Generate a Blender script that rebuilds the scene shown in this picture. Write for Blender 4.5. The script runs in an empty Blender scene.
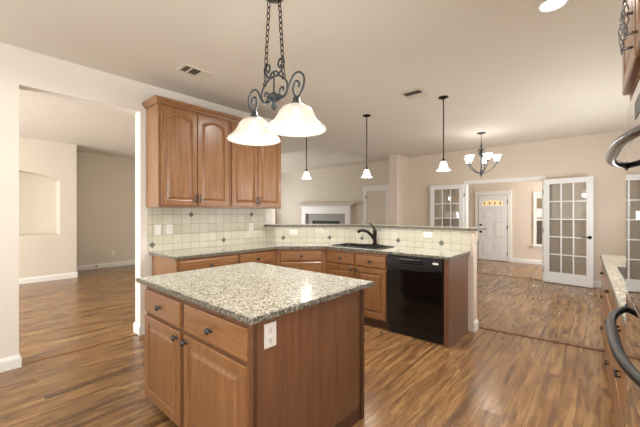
import bpy, bmesh, math, random
from mathutils import Vector, Matrix
PI = math.pi
R = math.radians
rnd = random.Random(7)
S = bpy.context.scene
COL = S.collection

# ------------------------------------------------------------------ camera
cam = bpy.data.objects.new('camera', bpy.data.cameras.new('camera'))
COL.objects.link(cam)
cam.location = (0, 0, 1.37)
cam.rotation_euler = (R(90), 0, math.atan(280 / 320))
cam.data.sensor_width = 36
cam.data.lens = 18.0
cam.data.clip_start = 0.02
S.camera = cam

# ------------------------------------------------------------------ view, world, lights
S.view_settings.view_transform = 'Standard'
S.view_settings.look = 'None'
S.view_settings.gamma = 1
S.view_settings.use_curve_mapping = False
S.view_settings.exposure = 0.72
W = bpy.data.worlds.new('world'); S.world = W; W.use_nodes = True
W.node_tree.nodes['Background'].inputs[0].default_value = (0.9, 0.95, 1, 1)
W.node_tree.nodes['Background'].inputs[1].default_value = 1.0


def area(name, loc, rot, sx, sy, power, color=(1, 1, 1), spread=180):
    d = bpy.data.lights.new(name, 'AREA'); d.shape = 'RECTANGLE'
    d.size = sx; d.size_y = sy; d.energy = power; d.color = color; d.spread = R(spread)
    o = bpy.data.objects.new(name, d); COL.objects.link(o)
    o.location = loc; o.rotation_euler = rot
    return o


def point(name, loc, power, color=(1, 0.96, 0.91), r=0.05):
    d = bpy.data.lights.new(name, 'POINT'); d.energy = power; d.color = color; d.shadow_soft_size = r
    o = bpy.data.objects.new(name, d); COL.objects.link(o); o.location = loc
    return o


COOL = (0.97, 0.985, 1.0)
WARM = (1.0, 0.97, 0.92)
# area lamps added to brighten rooms without seen windows; the last gives entry daylight
area('fill_light_back', (-1.9, -2.85, 1.5), (R(132), 0, 0), 3.4, 1.9, 72, COOL)
area('fill_light_kitchen_right', (0.78, -0.15, 1.8), (R(112), 0, R(90)), 1.7, 1.5, 70, COOL)
area('fill_light_side_room', (-6.2, -2.85, 1.5), (R(105), 0, 0), 3.4, 1.9, 200, COOL)
area('fill_light_living', (-9.35, 5.9, 1.6), (R(105), 0, R(-90)), 2.6, 1.8, 70, COOL)
area('fill_light_dining', (0.74, 5.6, 1.5), (R(106), 0, R(90)), 2.4, 1.6, 52, COOL)
area('window_light_entry', (0.7, 9.2, 1.6), (R(95), 0, R(90)), 1.6, 1.8, 60, COOL)
# first is the recessed can; the other three are added fills without fittings
CANS_AND_FILLS = [(-0.25, 2.78), (-0.9, 0.2), (-2.9, 0.2), (-2.2, 2.75)]
for cx_, cy_ in CANS_AND_FILLS:
    l = area('can_and_fill_light', (cx_, cy_, 2.835), (0, 0, 0), 0.13, 0.13, 5 if cy_ < 1 else 20, WARM, 160)

# ------------------------------------------------------------------ materials


def srgb(r, g, b):
    def f(c):
        c /= 255
        return c / 12.92 if c <= 0.04045 else ((c + 0.055) / 1.055) ** 2.4
    return (f(r), f(g), f(b), 1)


class NT:
    def __init__(s, name):
        s.m = bpy.data.materials.new(name); s.m.use_nodes = True
        s.t = s.m.node_tree; s.n = s.t.nodes; s.b = s.n['Principled BSDF']

    def new(s, typ, **kw):
        n = s.n.new(typ)
        for k, v in kw.items(): setattr(n, k, v)
        return n

    def link(s, a, b): s.t.links.new(a, b)

    def math(s, op, a, b=None, c=None):
        n = s.n.new('ShaderNodeMath'); n.operation = op
        for i, v in enumerate((a, b, c)):
            if v is None: continue
            if hasattr(v, 'is_linked'): s.link(v, n.inputs[i])
            else: n.inputs[i].default_value = v
        return n.outputs[0]

    def ramp(s, fac, stops, interp='LINEAR'):
        n = s.n.new('ShaderNodeValToRGB'); n.color_ramp.interpolation = interp
        e = n.color_ramp.elements
        while len(e) < len(stops): e.new(0.5)
        for el, (p, c) in zip(e, stops): el.position = p; el.color = c
        s.link(fac, n.inputs[0]); return n.outputs[0]

    def mix(s, fac, a, b, blend='MIX'):
        n = s.n.new('ShaderNodeMix'); n.data_type = 'RGBA'; n.blend_type = blend
        for i, v in ((0, fac), (6, a), (7, b)):
            if hasattr(v, 'is_linked'): s.link(v, n.inputs[i])
            else: n.inputs[i].default_value = v
        return n.outputs[2]

    def coords(s, scale=(1, 1, 1), kind='Object'):
        tc = s.n.new('ShaderNodeTexCoord'); mp = s.n.new('ShaderNodeMapping')
        mp.inputs['Scale'].default_value = scale
        s.link(tc.outputs[kind], mp.inputs[0]); return mp.outputs[0]

    def noise(s, vec, scale, detail=3, rough=0.5, dist=0):
        n = s.n.new('ShaderNodeTexNoise')
        n.inputs['Scale'].default_value = scale; n.inputs['Detail'].default_value = detail
        n.inputs['Roughness'].default_value = rough; n.inputs['Distortion'].default_value = dist
        s.link(vec, n.inputs['Vector']); return n.outputs[0]

    def bump(s, h, strength=0.2, dist=0.01):
        n = s.n.new('ShaderNodeBump'); n.inputs['Strength'].default_value = strength
        n.inputs['Distance'].default_value = dist
        s.link(h, n.inputs['Height']); s.link(n.outputs[0], s.b.inputs['Normal'])

    def set(s, **kw):
        names = dict(color='Base Color', rough='Roughness', metal='Metallic', spec='Specular IOR Level', coat='Coat Weight', coatr='Coat Roughness')
        for k, v in kw.items():
            i = s.b.inputs[names[k]]
            if hasattr(v, 'is_linked'): s.link(v, i)
            else: i.default_value = v
        return s.m


def simple(name, col, rough=0.5, metal=0, **kw):
    t = NT(name)
    n = t.noise(t.coords(), 40, 2)
    c = t.mix(0.5, col, t.ramp(n, [(0.3, tuple(x * 0.93 for x in col[:3]) + (1,)), (0.7, tuple(min(1, x * 1.05) for x in col[:3]) + (1,))]))
    return t.set(color=c, rough=rough, metal=metal, **kw)


def paint(name, col, rough=0.75):
    t = NT(name)
    v = t.coords()
    n = t.noise(v, 1.3, 2)
    c = t.ramp(n, [(0.3, tuple(x * 0.97 for x in col[:3]) + (1,)), (0.7, col)])
    t.bump(t.noise(v, 160, 3), 0.08, 0.003)
    return t.set(color=c, rough=rough)


M = {}
M['wall'] = paint('wall_paint', srgb(217, 208, 193))
M['wall_white'] = paint('wall_paint_kitchen', srgb(228, 222, 212))
M['wall_dining'] = paint('wall_paint_dining', srgb(221, 208, 192))
M['ceiling'] = paint('ceiling_paint', srgb(220, 213, 201), 0.85)
M['trim'] = simple('white_trim', srgb(236, 234, 229), 0.35)
M['door'] = simple('white_door_paint', srgb(232, 233, 232), 0.4)
M['cream_door'] = simple('cream_door_paint', srgb(216, 207, 190), 0.5)
M['plate'] = simple('switch_plate', srgb(240, 238, 232), 0.4)
M['plate_grey'] = simple('switch_plate_almond', srgb(214, 208, 200), 0.45)
M['dark'] = simple('dark_slot', srgb(25, 22, 20), 0.6)
M['bronze'] = simple('oil_rubbed_bronze', srgb(44, 38, 34), 0.35, 0.8)
M['pewter'] = simple('aged_pewter', srgb(82, 84, 84), 0.4, 0.85)
M['iron'] = simple('grey_iron', srgb(66, 72, 76), 0.45, 0.6)
M['black_gloss'] = simple('black_appliance', srgb(8, 8, 9), 0.1, 0)
M['black_satin'] = simple('black_satin_plastic', srgb(20, 20, 22), 0.35)
M['black_glass'] = simple('black_oven_glass', srgb(22, 18, 15), 0.02, 0, coat=1.0, coatr=0.01)
M['sink'] = simple('black_composite', srgb(16, 16, 16), 0.3)
M['grey_stone'] = simple('grey_hearth_tile', srgb(150, 145, 138), 0.5)
M['grille'] = simple('vent_enamel', srgb(214, 206, 190), 0.5)
M['chrome_dark'] = simple('brushed_dark_steel', srgb(130, 130, 132), 0.22, 0.9)
M['vent_back'] = simple('vent_duct', srgb(62, 60, 50), 0.8)
M['slate'] = simple('slate_accent', srgb(108, 109, 103), 0.5)
M['stopper'] = simple('rubber', srgb(70, 66, 60), 0.6)


def wood(name, c0, c1, c2, rough=0.32, axis='Z'):
    t = NT(name)
    sc = {'Z': (9, 9, 0.9), 'X': (0.9, 9, 9)}[axis]
    v = t.coords(sc)
    n = t.noise(v, 3.2, 5, 0.6, 0.4)
    n2 = t.noise(t.coords(), 2.2, 2)
    c = t.ramp(n, [(0.25, c0), (0.52, c1), (0.8, c2)])
    c = t.mix(t.math('MULTIPLY', n2, 0.35), c, c0)
    return t.set(color=c, rough=rough, coat=0.25, coatr=0.2)


M['wood'] = wood('maple_stained_vertical', srgb(118, 79, 48), srgb(146, 103, 65), srgb(164, 121, 79))
M['woodx'] = wood('maple_stained_horizontal', srgb(118, 79, 48), srgb(146, 103, 65), srgb(164, 121, 79), axis='X')
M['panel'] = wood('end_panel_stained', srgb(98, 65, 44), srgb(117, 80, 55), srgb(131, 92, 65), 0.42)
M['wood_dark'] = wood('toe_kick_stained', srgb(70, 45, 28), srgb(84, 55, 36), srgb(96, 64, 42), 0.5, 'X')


def granite():
    t = NT('speckled_granite')
    v = t.coords()
    a = t.new('ShaderNodeTexVoronoi'); a.inputs['Scale'].default_value = 125
    wv = t.new('ShaderNodeVectorMath', operation='ADD')
    nz = t.new('ShaderNodeTexNoise'); nz.inputs['Scale'].default_value = 60
    t.link(v, nz.inputs['Vector'])
    sc = t.new('ShaderNodeVectorMath', operation='SCALE'); sc.inputs[3].default_value = 0.02
    t.link(nz.outputs['Color'], sc.inputs[0]); t.link(v, wv.inputs[0]); t.link(sc.outputs[0], wv.inputs[1])
    t.link(wv.outputs[0], a.inputs['Vector'])
    sep = t.new('ShaderNodeSeparateColor'); t.link(a.outputs['Color'], sep.inputs[0])
    base = t.ramp(sep.outputs[0], [(0.0, srgb(84, 84, 76)), (0.09, srgb(136, 134, 120)), (0.22, srgb(176, 174, 158)), (0.4, srgb(206, 206, 192)), (0.62, srgb(188, 190, 176)), (0.78, srgb(216, 216, 204)), (0.95, srgb(150, 126, 100))], 'CONSTANT')
    big = t.noise(v, 26, 4, 0.6)
    base = t.mix(t.ramp(big, [(0.55, (0, 0, 0, 1)), (0.66, (0.6, 0.6, 0.6, 1))]), base, srgb(152, 150, 134))
    dk = t.noise(v, 110, 3, 0.7)
    base = t.mix(t.ramp(dk, [(0.60, (0, 0, 0, 1)), (0.68, (0.9, 0.9, 0.9, 1))]), base, srgb(70, 66, 58))
    # rough split edge: the crystals read darker on the chipped vertical faces
    return t.set(color=base, rough=0.16, coat=0.3, coatr=0.05)


def granite_edge():
    t = NT('chiselled_granite_edge')
    v = t.coords()
    n = t.noise(v, 75, 4, 0.7)
    c = t.ramp(n, [(0.34, srgb(36, 36, 32)), (0.46, srgb(84, 80, 70)), (0.57, srgb(140, 136, 120)), (0.70, srgb(192, 190, 176))])
    t.bump(t.noise(v, 60, 3, 0.6), 0.9, 0.01)
    return t.set(color=c, rough=0.35)


M['granite'] = granite()
M['granite_edge'] = granite_edge()

TILE = 0.1165


def tile():
    t = NT('cream_tile')
    v = t.coords()
    sx = t.new('ShaderNodeSeparateXYZ'); t.link(v, sx.inputs[0])
    lines = []
    for i in (0, 2):
        f = t.math('FRACT', t.math('ADD', t.math('DIVIDE', sx.outputs[i], TILE), 100.0))
        d = t.math('ABSOLUTE', t.math('SUBTRACT', f, 0.5))      # 0.5 at the joint
        lines.append(t.math('GREATER_THAN', d, 0.478))
    g = t.math('MAXIMUM', lines[0], lines[1])
    fl = t.new('ShaderNodeVectorMath', operation='FLOOR')
    ds = t.new('ShaderNodeVectorMath', operation='DIVIDE'); ds.inputs[1].default_value = (TILE, 10, TILE)
    t.link(v, ds.inputs[0]); t.link(ds.outputs[0], fl.inputs[0])
    wn = t.new('ShaderNodeTexWhiteNoise'); t.link(fl.outputs[0], wn.inputs[0])
    c = t.ramp(wn.outputs[0], [(0, srgb(200, 196, 176)), (0.5, srgb(208, 204, 186)), (1, srgb(215, 211, 195))])
    c = t.mix(t.math('MULTIPLY', t.noise(v, 18, 3), 0.3), c, srgb(196, 190, 168))
    c = t.mix(g, c, srgb(166, 158, 136))
    t.bump(t.math('SUBTRACT', 1.0, g), 0.35, 0.002)
    return t.set(color=c, rough=0.3)


M['tile'] = tile()


def floor_mat():
    t = NT('wood_plank_floor')
    v = t.coords()
    sx = t.new('ShaderNodeSeparateXYZ'); t.link(v, sx.inputs[0])
    pw, pl = 0.127, 1.22
    row = t.math('FLOOR', t.math('DIVIDE', sx.outputs[0], pw))
    w1 = t.new('ShaderNodeTexWhiteNoise', noise_dimensions='1D'); t.link(row, w1.inputs['W'])
    yy = t.math('ADD', t.math('DIVIDE', sx.outputs[1], pl), t.math('MULTIPLY', w1.outputs[0], 7.3))
    col = t.math('FLOOR', yy)
    cb = t.new('ShaderNodeCombineXYZ'); t.link(row, cb.inputs[0]); t.link(col, cb.inputs[1])
    w2 = t.new('ShaderNodeTexWhiteNoise', noise_dimensions='2D'); t.link(cb.outputs[0], w2.inputs[0])
    # stretched grain, shifted per plank
    sh = t.new('ShaderNodeVectorMath', operation='SCALE'); sh.inputs[3].default_value = 9.0
    t.link(w2.outputs['Color'], sh.inputs[0])
    st = t.new('ShaderNodeVectorMath', operation='MULTIPLY'); st.inputs[1].default_value = (9, 0.8, 1)
    t.link(v, st.inputs[0])
    ad = t.new('ShaderNodeVectorMath', operation='ADD'); t.link(st.outputs[0], ad.inputs[0]); t.link(sh.outputs[0], ad.inputs[1])
    g1 = t.noise(ad.outputs[0], 2.3, 7, 0.66, 0.5)
    g2 = t.noise(ad.outputs[0], 0.9, 3, 0.5, 0.3)
    g3 = t.noise(ad.outputs[0], 5.5, 4, 0.6)
    c = t.ramp(g1, [(0.30, srgb(72, 49, 31)), (0.41, srgb(114, 81, 51)), (0.52, srgb(148, 110, 69)), (0.66, srgb(180, 142, 95))])
    c = t.mix(t.math('MULTIPLY', w2.outputs[0], 0.42), c, srgb(124, 88, 54))
    c = t.mix(t.ramp(g2, [(0.30, (0.7, 0.7, 0.7, 1)), (0.42, (0, 0, 0, 1))]), c, srgb(66, 45, 30))
    c = t.mix(t.ramp(g3, [(0.36, (0.45, 0.45, 0.45, 1)), (0.5, (0, 0, 0, 1))]), c, srgb(80, 54, 34))
    fx = t.math('ABSOLUTE', t.math('SUBTRACT', t.math('FRACT', t.math('DIVIDE', sx.outputs[0], pw)), 0.5))
    fy = t.math('ABSOLUTE', t.math('SUBTRACT', t.math('FRACT', yy), 0.5))
    gr = t.math('MAXIMUM', t.math('GREATER_THAN', fx, 0.488), t.math('GREATER_THAN', fy, 0.4985))
    c = t.mix(t.math('MULTIPLY', gr, 0.55), c, srgb(60, 38, 24))
    r = t.ramp(g1, [(0.3, (0.31, 0.31, 0.31, 1)), (0.7, (0.2, 0.2, 0.2, 1))])
    t.bump(t.math('ADD', t.math('MULTIPLY', g1, 0.5), t.math('MULTIPLY', gr, -1.0)), 0.12, 0.003)
    return t.set(color=c, rough=r, spec=0.6)


M['floor'] = floor_mat()
M['threshold_light'] = simple('light_threshold_strip', srgb(136, 100, 66), 0.4)
M['threshold'] = simple('threshold_strip', srgb(112, 70, 46), 0.4)


def glow(name, col, strength, base=(0.9, 0.88, 0.84, 1)):
    t = NT(name)
    n = t.noise(t.coords(), 9, 3, 0.5, 1.0)
    c = t.ramp(n, [(0.3, tuple(x * 0.86 for x in col[:3]) + (1,)), (0.7, col)])
    t.link(c, t.b.inputs['Emission Color']); t.b.inputs['Emission Strength'].default_value = strength
    return t.set(color=base, rough=0.3)


M['shade'] = glow('alabaster_glass_lit', srgb(255, 248, 236), 0.09, srgb(208, 203, 194))
M['shade_small'] = glow('frosted_glass_lit', srgb(255, 250, 240), 0.8)
ts = M['shade']; nt_ = ts.node_tree
tr_ = nt_.nodes.new('ShaderNodeBsdfTransparent'); tr_.inputs[0].default_value = (0.95, 0.93, 0.9, 1)
mx_ = nt_.nodes.new('ShaderNodeMixShader'); mx_.inputs[0].default_value = 0.35
nt_.links.new(nt_.nodes['Principled BSDF'].outputs[0], mx_.inputs[1]); nt_.links.new(tr_.outputs[0], mx_.inputs[2])
nt_.links.new(mx_.outputs[0], nt_.nodes['Material Output'].inputs[0])
M['bulb'] = glow('lit_bulb', srgb(255, 250, 240), 4.0)
M['can'] = glow('can_lens_lit', srgb(255, 252, 246), 5.0)
M['daylit'] = glow('dusk_window_lite', srgb(225, 196, 140), 0.55, srgb(200, 180, 140))


def blinds_mat():
    t = NT('window_blinds_behind_glass')
    v = t.coords()
    sx = t.new('ShaderNodeSeparateXYZ'); t.link(v, sx.inputs[0])
    f = t.math('FRACT', t.math('DIVIDE', sx.outputs[2], 0.045))
    c = t.ramp(f, [(0.0, srgb(70, 66, 62)), (0.3, srgb(150, 146, 140)), (0.8, srgb(176, 172, 166)), (1, srgb(90, 86, 80))])
    return t.set(color=c, rough=0.4)


M['blinds'] = blinds_mat()
M['upper_blind'] = simple('upper_blind', srgb(226, 206, 168), 0.6)


def glass():
    t = NT('clear_glass')
    tr = t.new('ShaderNodeBsdfTransparent'); tr.inputs[0].default_value = (0.98, 0.985, 0.98, 1)
    gl = t.new('ShaderNodeBsdfGlossy'); gl.inputs['Roughness'].default_value = 0.02
    lw = t.new('ShaderNodeFresnel'); lw.inputs[0].default_value = 1.5
    mx = t.new('ShaderNodeMixShader')
    t.link(t.math('ADD', lw.outputs[0], 0.05), mx.inputs[0]); t.link(tr.outputs[0], mx.inputs[1]); t.link(gl.outputs[0], mx.inputs[2])
    t.link(mx.outputs[0], t.n['Material Output'].inputs[0])
    return t.m


M['glass'] = glass()

# ------------------------------------------------------------------ mesh helpers


def newbm(): return bmesh.new()


def bx(bm, x0, x1, y0, y1, z0, z1, bev=0.0, mi=0):
    x0, x1 = sorted((x0, x1)); y0, y1 = sorted((y0, y1)); z0, z1 = sorted((z0, z1))
    vs = [bm.verts.new(p) for p in ((x0, y0, z0), (x1, y0, z0), (x1, y1, z0), (x0, y1, z0), (x0, y0, z1), (x1, y0, z1), (x1, y1, z1), (x0, y1, z1))]
    fs = [bm.faces.new([vs[i] for i in q]) for q in ((0, 3, 2, 1), (4, 5, 6, 7), (0, 1, 5, 4), (1, 2, 6, 5), (2, 3, 7, 6), (3, 0, 4, 7))]
    for f in fs: f.material_index = mi
    if bev > 0:
        es = list({e for f in fs for e in f.edges})
        r = bmesh.ops.bevel(bm, geom=es, offset=bev, segments=2, profile=0.6, affect='EDGES')
        for f in r['faces']: f.material_index = mi
    return vs


def prism(bm, pts, z0, z1, bev=0.0, mi=0, mi_side=None):
    """extrude a plan polygon (counter-clockwise) from z0 to z1"""
    lo = [bm.verts.new((x, y, z0)) for x, y in pts]
    hi = [bm.verts.new((x, y, z1)) for x, y in pts]
    n = len(pts)
    a = bm.faces.new(list(reversed(lo))); b = bm.faces.new(hi)
    a.material_index = b.material_index = mi
    sides = []
    for i in range(n):
        f = bm.faces.new((lo[i], lo[(i + 1) % n], hi[(i + 1) % n], hi[i]))
        f.material_index = mi if mi_side is None else mi_side
        sides.append(f)
    if bev > 0:
        es = list({e for f in (a, b) for e in f.edges})
        r = bmesh.ops.bevel(bm, geom=es, offset=bev, segments=2, profile=0.6, affect='EDGES')
        for f in r['faces']: f.material_index = mi if mi_side is None else mi_side
    return lo, hi


def prism_xz(bm, pts, y0, y1, mi=0):
    a = [bm.verts.new((x, y0, z)) for x, z in pts]; b = [bm.verts.new((x, y1, z)) for x, z in pts]
    n = len(pts)
    bm.faces.new(a).material_index = mi; bm.faces.new(list(reversed(b))).material_index = mi
    for i in range(n): bm.faces.new((a[(i + 1) % n], a[i], b[i], b[(i + 1) % n])).material_index = mi


def lathe(bm, prof, loc=(0, 0, 0), axis='Z', seg=24, flute=None, mi=0):
    """revolve (r, h) pairs; flute(t, ang)->radius factor"""
    rings = []
    for k, (r, h) in enumerate(prof):
        ring = []
        for i in range(seg):
            a = 2 * PI * i / seg
            rr = r * (flute(k / (len(prof) - 1), a) if flute else 1)
            p = (rr * math.cos(a), rr * math.sin(a), h)
            if axis == 'Y': p = (p[0], -h, p[1])      # grows towards -Y
            elif axis == 'X': p = (h, p[0], p[1])
            ring.append(bm.verts.new((p[0] + loc[0], p[1] + loc[1], p[2] + loc[2])))
        rings.append(ring)
    for a, b in zip(rings, rings[1:]):
        for i in range(seg):
            f = bm.faces.new((a[i], a[(i + 1) % seg], b[(i + 1) % seg], b[i])); f.smooth = True; f.material_index = mi
    for rg in (rings[0], rings[-1]):
        if (rg is rings[0] and prof[0][0] > 0) or (rg is rings[-1] and prof[-1][0] > 0):
            pass
    return rings


def cap(bm, ring, rev=False):
    bm.faces.new(list(reversed(ring)) if rev else ring)


def tube(bm, pts, r, seg=8, rads=None, closed=False, mi=0):
    pts = [Vector(p) for p in pts]; n = len(pts); rings = []
    up = Vector((0, 0, 1)); prev = None
    for i, p in enumerate(pts):
        if closed: t = pts[(i + 1) % n] - pts[i - 1]
        else: t = pts[min(i + 1, n - 1)] - pts[max(i - 1, 0)]
        t.normalize()
        if prev is None:
            s = t.cross(up)
            if s.length < 1e-3: s = t.cross(Vector((1, 0, 0)))
        else:
            s = prev - t * prev.dot(t)
        s.normalize(); prev = s.copy(); u = s.cross(t)
        rr = rads[i] if rads else r
        rings.append([bm.verts.new(p + (s * math.cos(2 * PI * k / seg) + u * math.sin(2 * PI * k / seg)) * rr) for k in range(seg)])
    m = n if closed else n - 1
    for i in range(m):
        a, b = rings[i], rings[(i + 1) % n]
        for k in range(seg):
            f = bm.faces.new((a[k], a[(k + 1) % seg], b[(k + 1) % seg], b[k])); f.smooth = True; f.material_index = mi
    if not closed:
        bm.faces.new(list(reversed(rings[0]))).material_index = mi; bm.faces.new(rings[-1]).material_index = mi


def obj(name, bm, mats, parent=None, loc=None):
    bmesh.ops.recalc_face_normals(bm, faces=bm.faces)
    me = bpy.data.meshes.new(name); bm.to_mesh(me); bm.free()
    if not isinstance(mats, (list, tuple)): mats = [mats]
    for m in mats: me.materials.append(m)
    o = bpy.data.objects.new(name, me); COL.objects.link(o)
    if parent is not None: o.parent = parent
    if loc is not None: o.location = loc
    return o


def tag(o, label=None, cat=None, group=None, kind=None):
    if label: o['label'] = label
    if cat: o['category'] = cat
    if group: o['group'] = group
    if kind: o['kind'] = kind
    return o


def thing(name, label, cat, loc=(0, 0, 0), rz=0.0, group=None):
    o = bpy.data.objects.new(name, None); COL.objects.link(o); o.empty_display_size = 0.1
    o.location = loc; o.rotation_euler = (0, 0, rz)
    return tag(o, label, cat, group)


def struct(name, bm, m, loc=None):
    return tag(obj(name, bm, m, None, loc), kind='structure')


def copy_tree(o, parent=None):
    c = o.copy(); COL.objects.link(c)
    if parent is not None: c.parent = parent
    for ch in list(o.children): copy_tree(ch, c)
    return c


def sbox(name, m, *boxes, **kw):
    bm = newbm()
    for b in boxes: bx(bm, *b, kw.get('bev', 0))
    return struct(name, bm, m)


# ------------------------------------------------------------------ room shell
CE = 2.85
YF = 7.88          # wall between dining and entry
YE = 10.4          # entry wall
bm = newbm(); bx(bm, -9.6, 1.0, -3.1, 10.6, -0.12, 0.0); struct('floor', bm, M['floor'])

# ceiling with a raised tray over the living room
TX0, TX1, TY0, TY1, TZ = -8.7, -4.70, 5.36, 7.45, 3.15
sbox('ceiling', M['ceiling'],
     (-9.6, 1.0, -3.1, TY0, CE, CE + 0.5), (-9.6, 1.0, TY1, 10.6, CE, CE + 0.5),
     (TX1, 1.0, TY0, TY1, CE, CE + 0.5), (-9.6, TX0, TY0, TY1, CE, CE + 0.5),
     (TX0, TX1, TY0, TY1, TZ, CE + 0.5))

# kitchen left wall, with the wide opening to the side room
XL = -3.9
sbox('wall_left', M['wall_white'],
     (XL - 0.15, XL, -3.0, 0.38, 0, CE), (XL - 0.15, XL, 0.38, 1.38, 2.52, CE), (XL - 0.15, XL, 1.38, 3.37, 0, CE))
sbox('wall_divider', M['wall'], (-9.45, XL - 0.15, 3.37, 3.5, 0, CE))
sbox('wall_dining_left', M['wall_dining'], (-4.02, -3.8, 7.25, YF, 0, CE))
sbox('wall_back', M['wall'], (-9.45, 0.8, -3.1, -3.0, 0, CE))
sbox('wall_right', M['wall_dining'], (0.80, 0.9, -3.0, YE, 0, CE))
sbox('wall_side_room', M['wall'], (-9.56, -9.42, -3.0, 8.1, 0, CE))
sbox('wall_living', M['wall'], (-9.42, -4.02, 8.0, 8.12, 0, CE))
OX0, OX1, OH = -2.36, -0.87, 2.07
sbox('wall_far', M['wall_dining'], (-4.02, OX0, YF, YF + 0.12, 0, CE), (OX1, 0.80, YF, YF + 0.12, 0, CE), (OX0, OX1, YF, YF + 0.12, OH, CE))
sbox('wall_entry', M['wall_dining'], (-5.0, 0.9, YE, YE + 0.12, 0, CE))
sbox('wall_entry_left', M['wall_dining'], (-5.0, -4.88, 8.12, YE, 0, CE))

# niche wall in the side room: front layer with an arched recess
NX, NY0, NY1, NZ0, NSP, NPK = -8.46, 0.08, 1.45, 0.94, 2.06, 2.21
bm = newbm()
bx(bm, -9.42, NX - 0.42, -3.0, 1.73, 0, CE)
bx(bm, NX - 0.42, NX, -3.0, NY0, 0, CE); bx(bm, NX - 0.42, NX, NY1, 1.73, 0, CE)
bx(bm, NX - 0.42, NX, NY0, NY1, 0, NZ0)
arc = []
for i in range(25):
    u = i / 24
    arc.append((NY0 + (NY1 - NY0) * u, NSP + (NPK - NSP) * (1 - (2 * u - 1) ** 2)))
for i in range(24):
    (ya, za), (yb, zb) = arc[i], arc[i + 1]
    q = []
    for x in (NX - 0.42, NX):
        q.append([bm.verts.new(p) for p in ((x, ya, za), (x, yb, zb), (x, yb, CE), (x, ya, CE))])
    for k in range(4): bm.faces.new((q[0][k], q[0][(k + 1) % 4], q[1][(k + 1) % 4], q[1][k]))
    bm.faces.new(q[0]); bm.faces.new(q[1])
struct('wall_niche', bm, M['wall'])

# baseboards


def baseboard(name, runs, h=0.115, t=0.016):
    bm = newbm()
    for x0, y0, x1, y1 in runs:      # outward side is to the right of the direction
        d = Vector((x1 - x0, y1 - y0)); L = d.length; d.normalize(); nn = Vector((d.y, -d.x))
        prof = [(0, 0), (t, 0), (t, h - 0.03), (t * 0.6, h - 0.012), (t * 0.35, h), (0, h)]
        a = [bm.verts.new((x0 + nn.x * q - d.x * 0.0, y0 + nn.y * q, z)) for q, z in prof]
        b = [bm.verts.new((x1 + nn.x * q, y1 + nn.y * q, z)) for q, z in prof]
        for i in range(6): bm.faces.new((a[i], a[(i + 1) % 6], b[(i + 1) % 6], b[i]))
        bm.faces.new(a); bm.faces.new(list(reversed(b)))
    return struct(name, bm, M['trim'])


t_ = 0.016
baseboard('baseboard_left', [(XL, -3.0, XL, 0.38), (XL + t_, 0.38, XL - 0.15 - t_, 0.38), (XL - 0.15 - t_, 1.38, XL + t_, 1.38), (XL, 1.38, XL, 1.50)])
baseboard('baseboard_niche', [(NX, -3.0, NX, 1.73 + t_)])
baseboard('baseboard_side_room', [(-9.42, 1.73, -9.42, 3.37)])
baseboard('baseboard_divider', [(-9.42, 3.37, XL - 0.15, 3.37)])
baseboard('baseboard_far', [(-4.02 + 0.22, YF, OX0 - 0.07, YF), (OX1 + 0.07, YF, 0.80, YF)])
baseboard('baseboard_dining', [(-3.8, 7.25, -3.8, YF)])
baseboard('baseboard_entry', [(-4.88, YE, -2.85, YE), (-1.9, YE, 0.80, YE)])
baseboard('baseboard_living', [(-9.42, 8.0, -7.75, 8.0)])

# thresholds between the floors
sbox('trim_1', M['threshold_light'], (XL - 0.085, XL - 0.03, 0.39, 1.37, 0, 0.007))
bm = newbm(); prism(bm, [(-1.10, 4.13), (0.03, 4.235), (0.03, 4.275), (-1.10, 4.17)], 0, 0.008); struct('trim_2', bm, M['threshold'])
sbox('trim_3', M['threshold'], (OX0 + 0.02, OX1 - 0.02, YF + 0.03, YF + 0.075, 0, 0.008))


def casing(name, x0, x1, h, y, w=0.085, t=0.02, jamb=0.0, m='trim', sgn=-1):
    """flat casing around an opening in a wall parallel to X, standing proud of y"""
    bm = newbm()
    for a, b in ((x0 - w, x0), (x1, x1 + w)):
        bx(bm, a, b, y, y + sgn * t, 0, h, 0.004)
    bx(bm, x0 - w, x1 + w, y, y + sgn * t, h, h + w, 0.004)
    bx(bm, x0 - w - 0.012, x1 + w + 0.012, y, y + sgn * (t + 0.012), h + w, h + w + 0.02, 0.003)
    if jamb:
        bx(bm, x0, x0 + 0.018, y, y + jamb, 0, h); bx(bm, x1 - 0.018, x1, y, y + jamb, 0, h)
        bx(bm, x0, x1, y, y + jamb, h - 0.018, h)
    return struct(name, bm, M[m])


casing('trim_4', OX0, OX1, OH, YF, 0.045, 0.012, 0.12)

# ------------------------------------------------------------------ door hardware bits


def knob_bm(r=0.017):
    bm = newbm()
    rg = lathe(bm, [(0.013, 0), (0.013, 0.003), (0.006, 0.006), (0.005, 0.014), (r * 0.8, 0.018), (r, 0.024), (r * 0.85, 0.029), (r * 0.35, 0.032), (0.0005, 0.033)], axis='Y', seg=14,
               flute=lambda t, a: 1 + (0.16 * math.cos(5 * a) if t > 0.5 else 0))
    return bm


KM = {}


def knob(parent, x, z, y, mat='pewter', name='knob', r=0.017):
    key = (mat, r)
    if key not in KM:
        o = obj(name, knob_bm(r), M[mat], parent); KM[key] = o.data
    else:
        o = bpy.data.objects.new(name, KM[key]); COL.objects.link(o); o.parent = parent
    o.location = (x, y, z)
    return o


# ------------------------------------------------------------------ cabinetry (local: x along the run, -y the front, z up)
FT = 0.02


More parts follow.
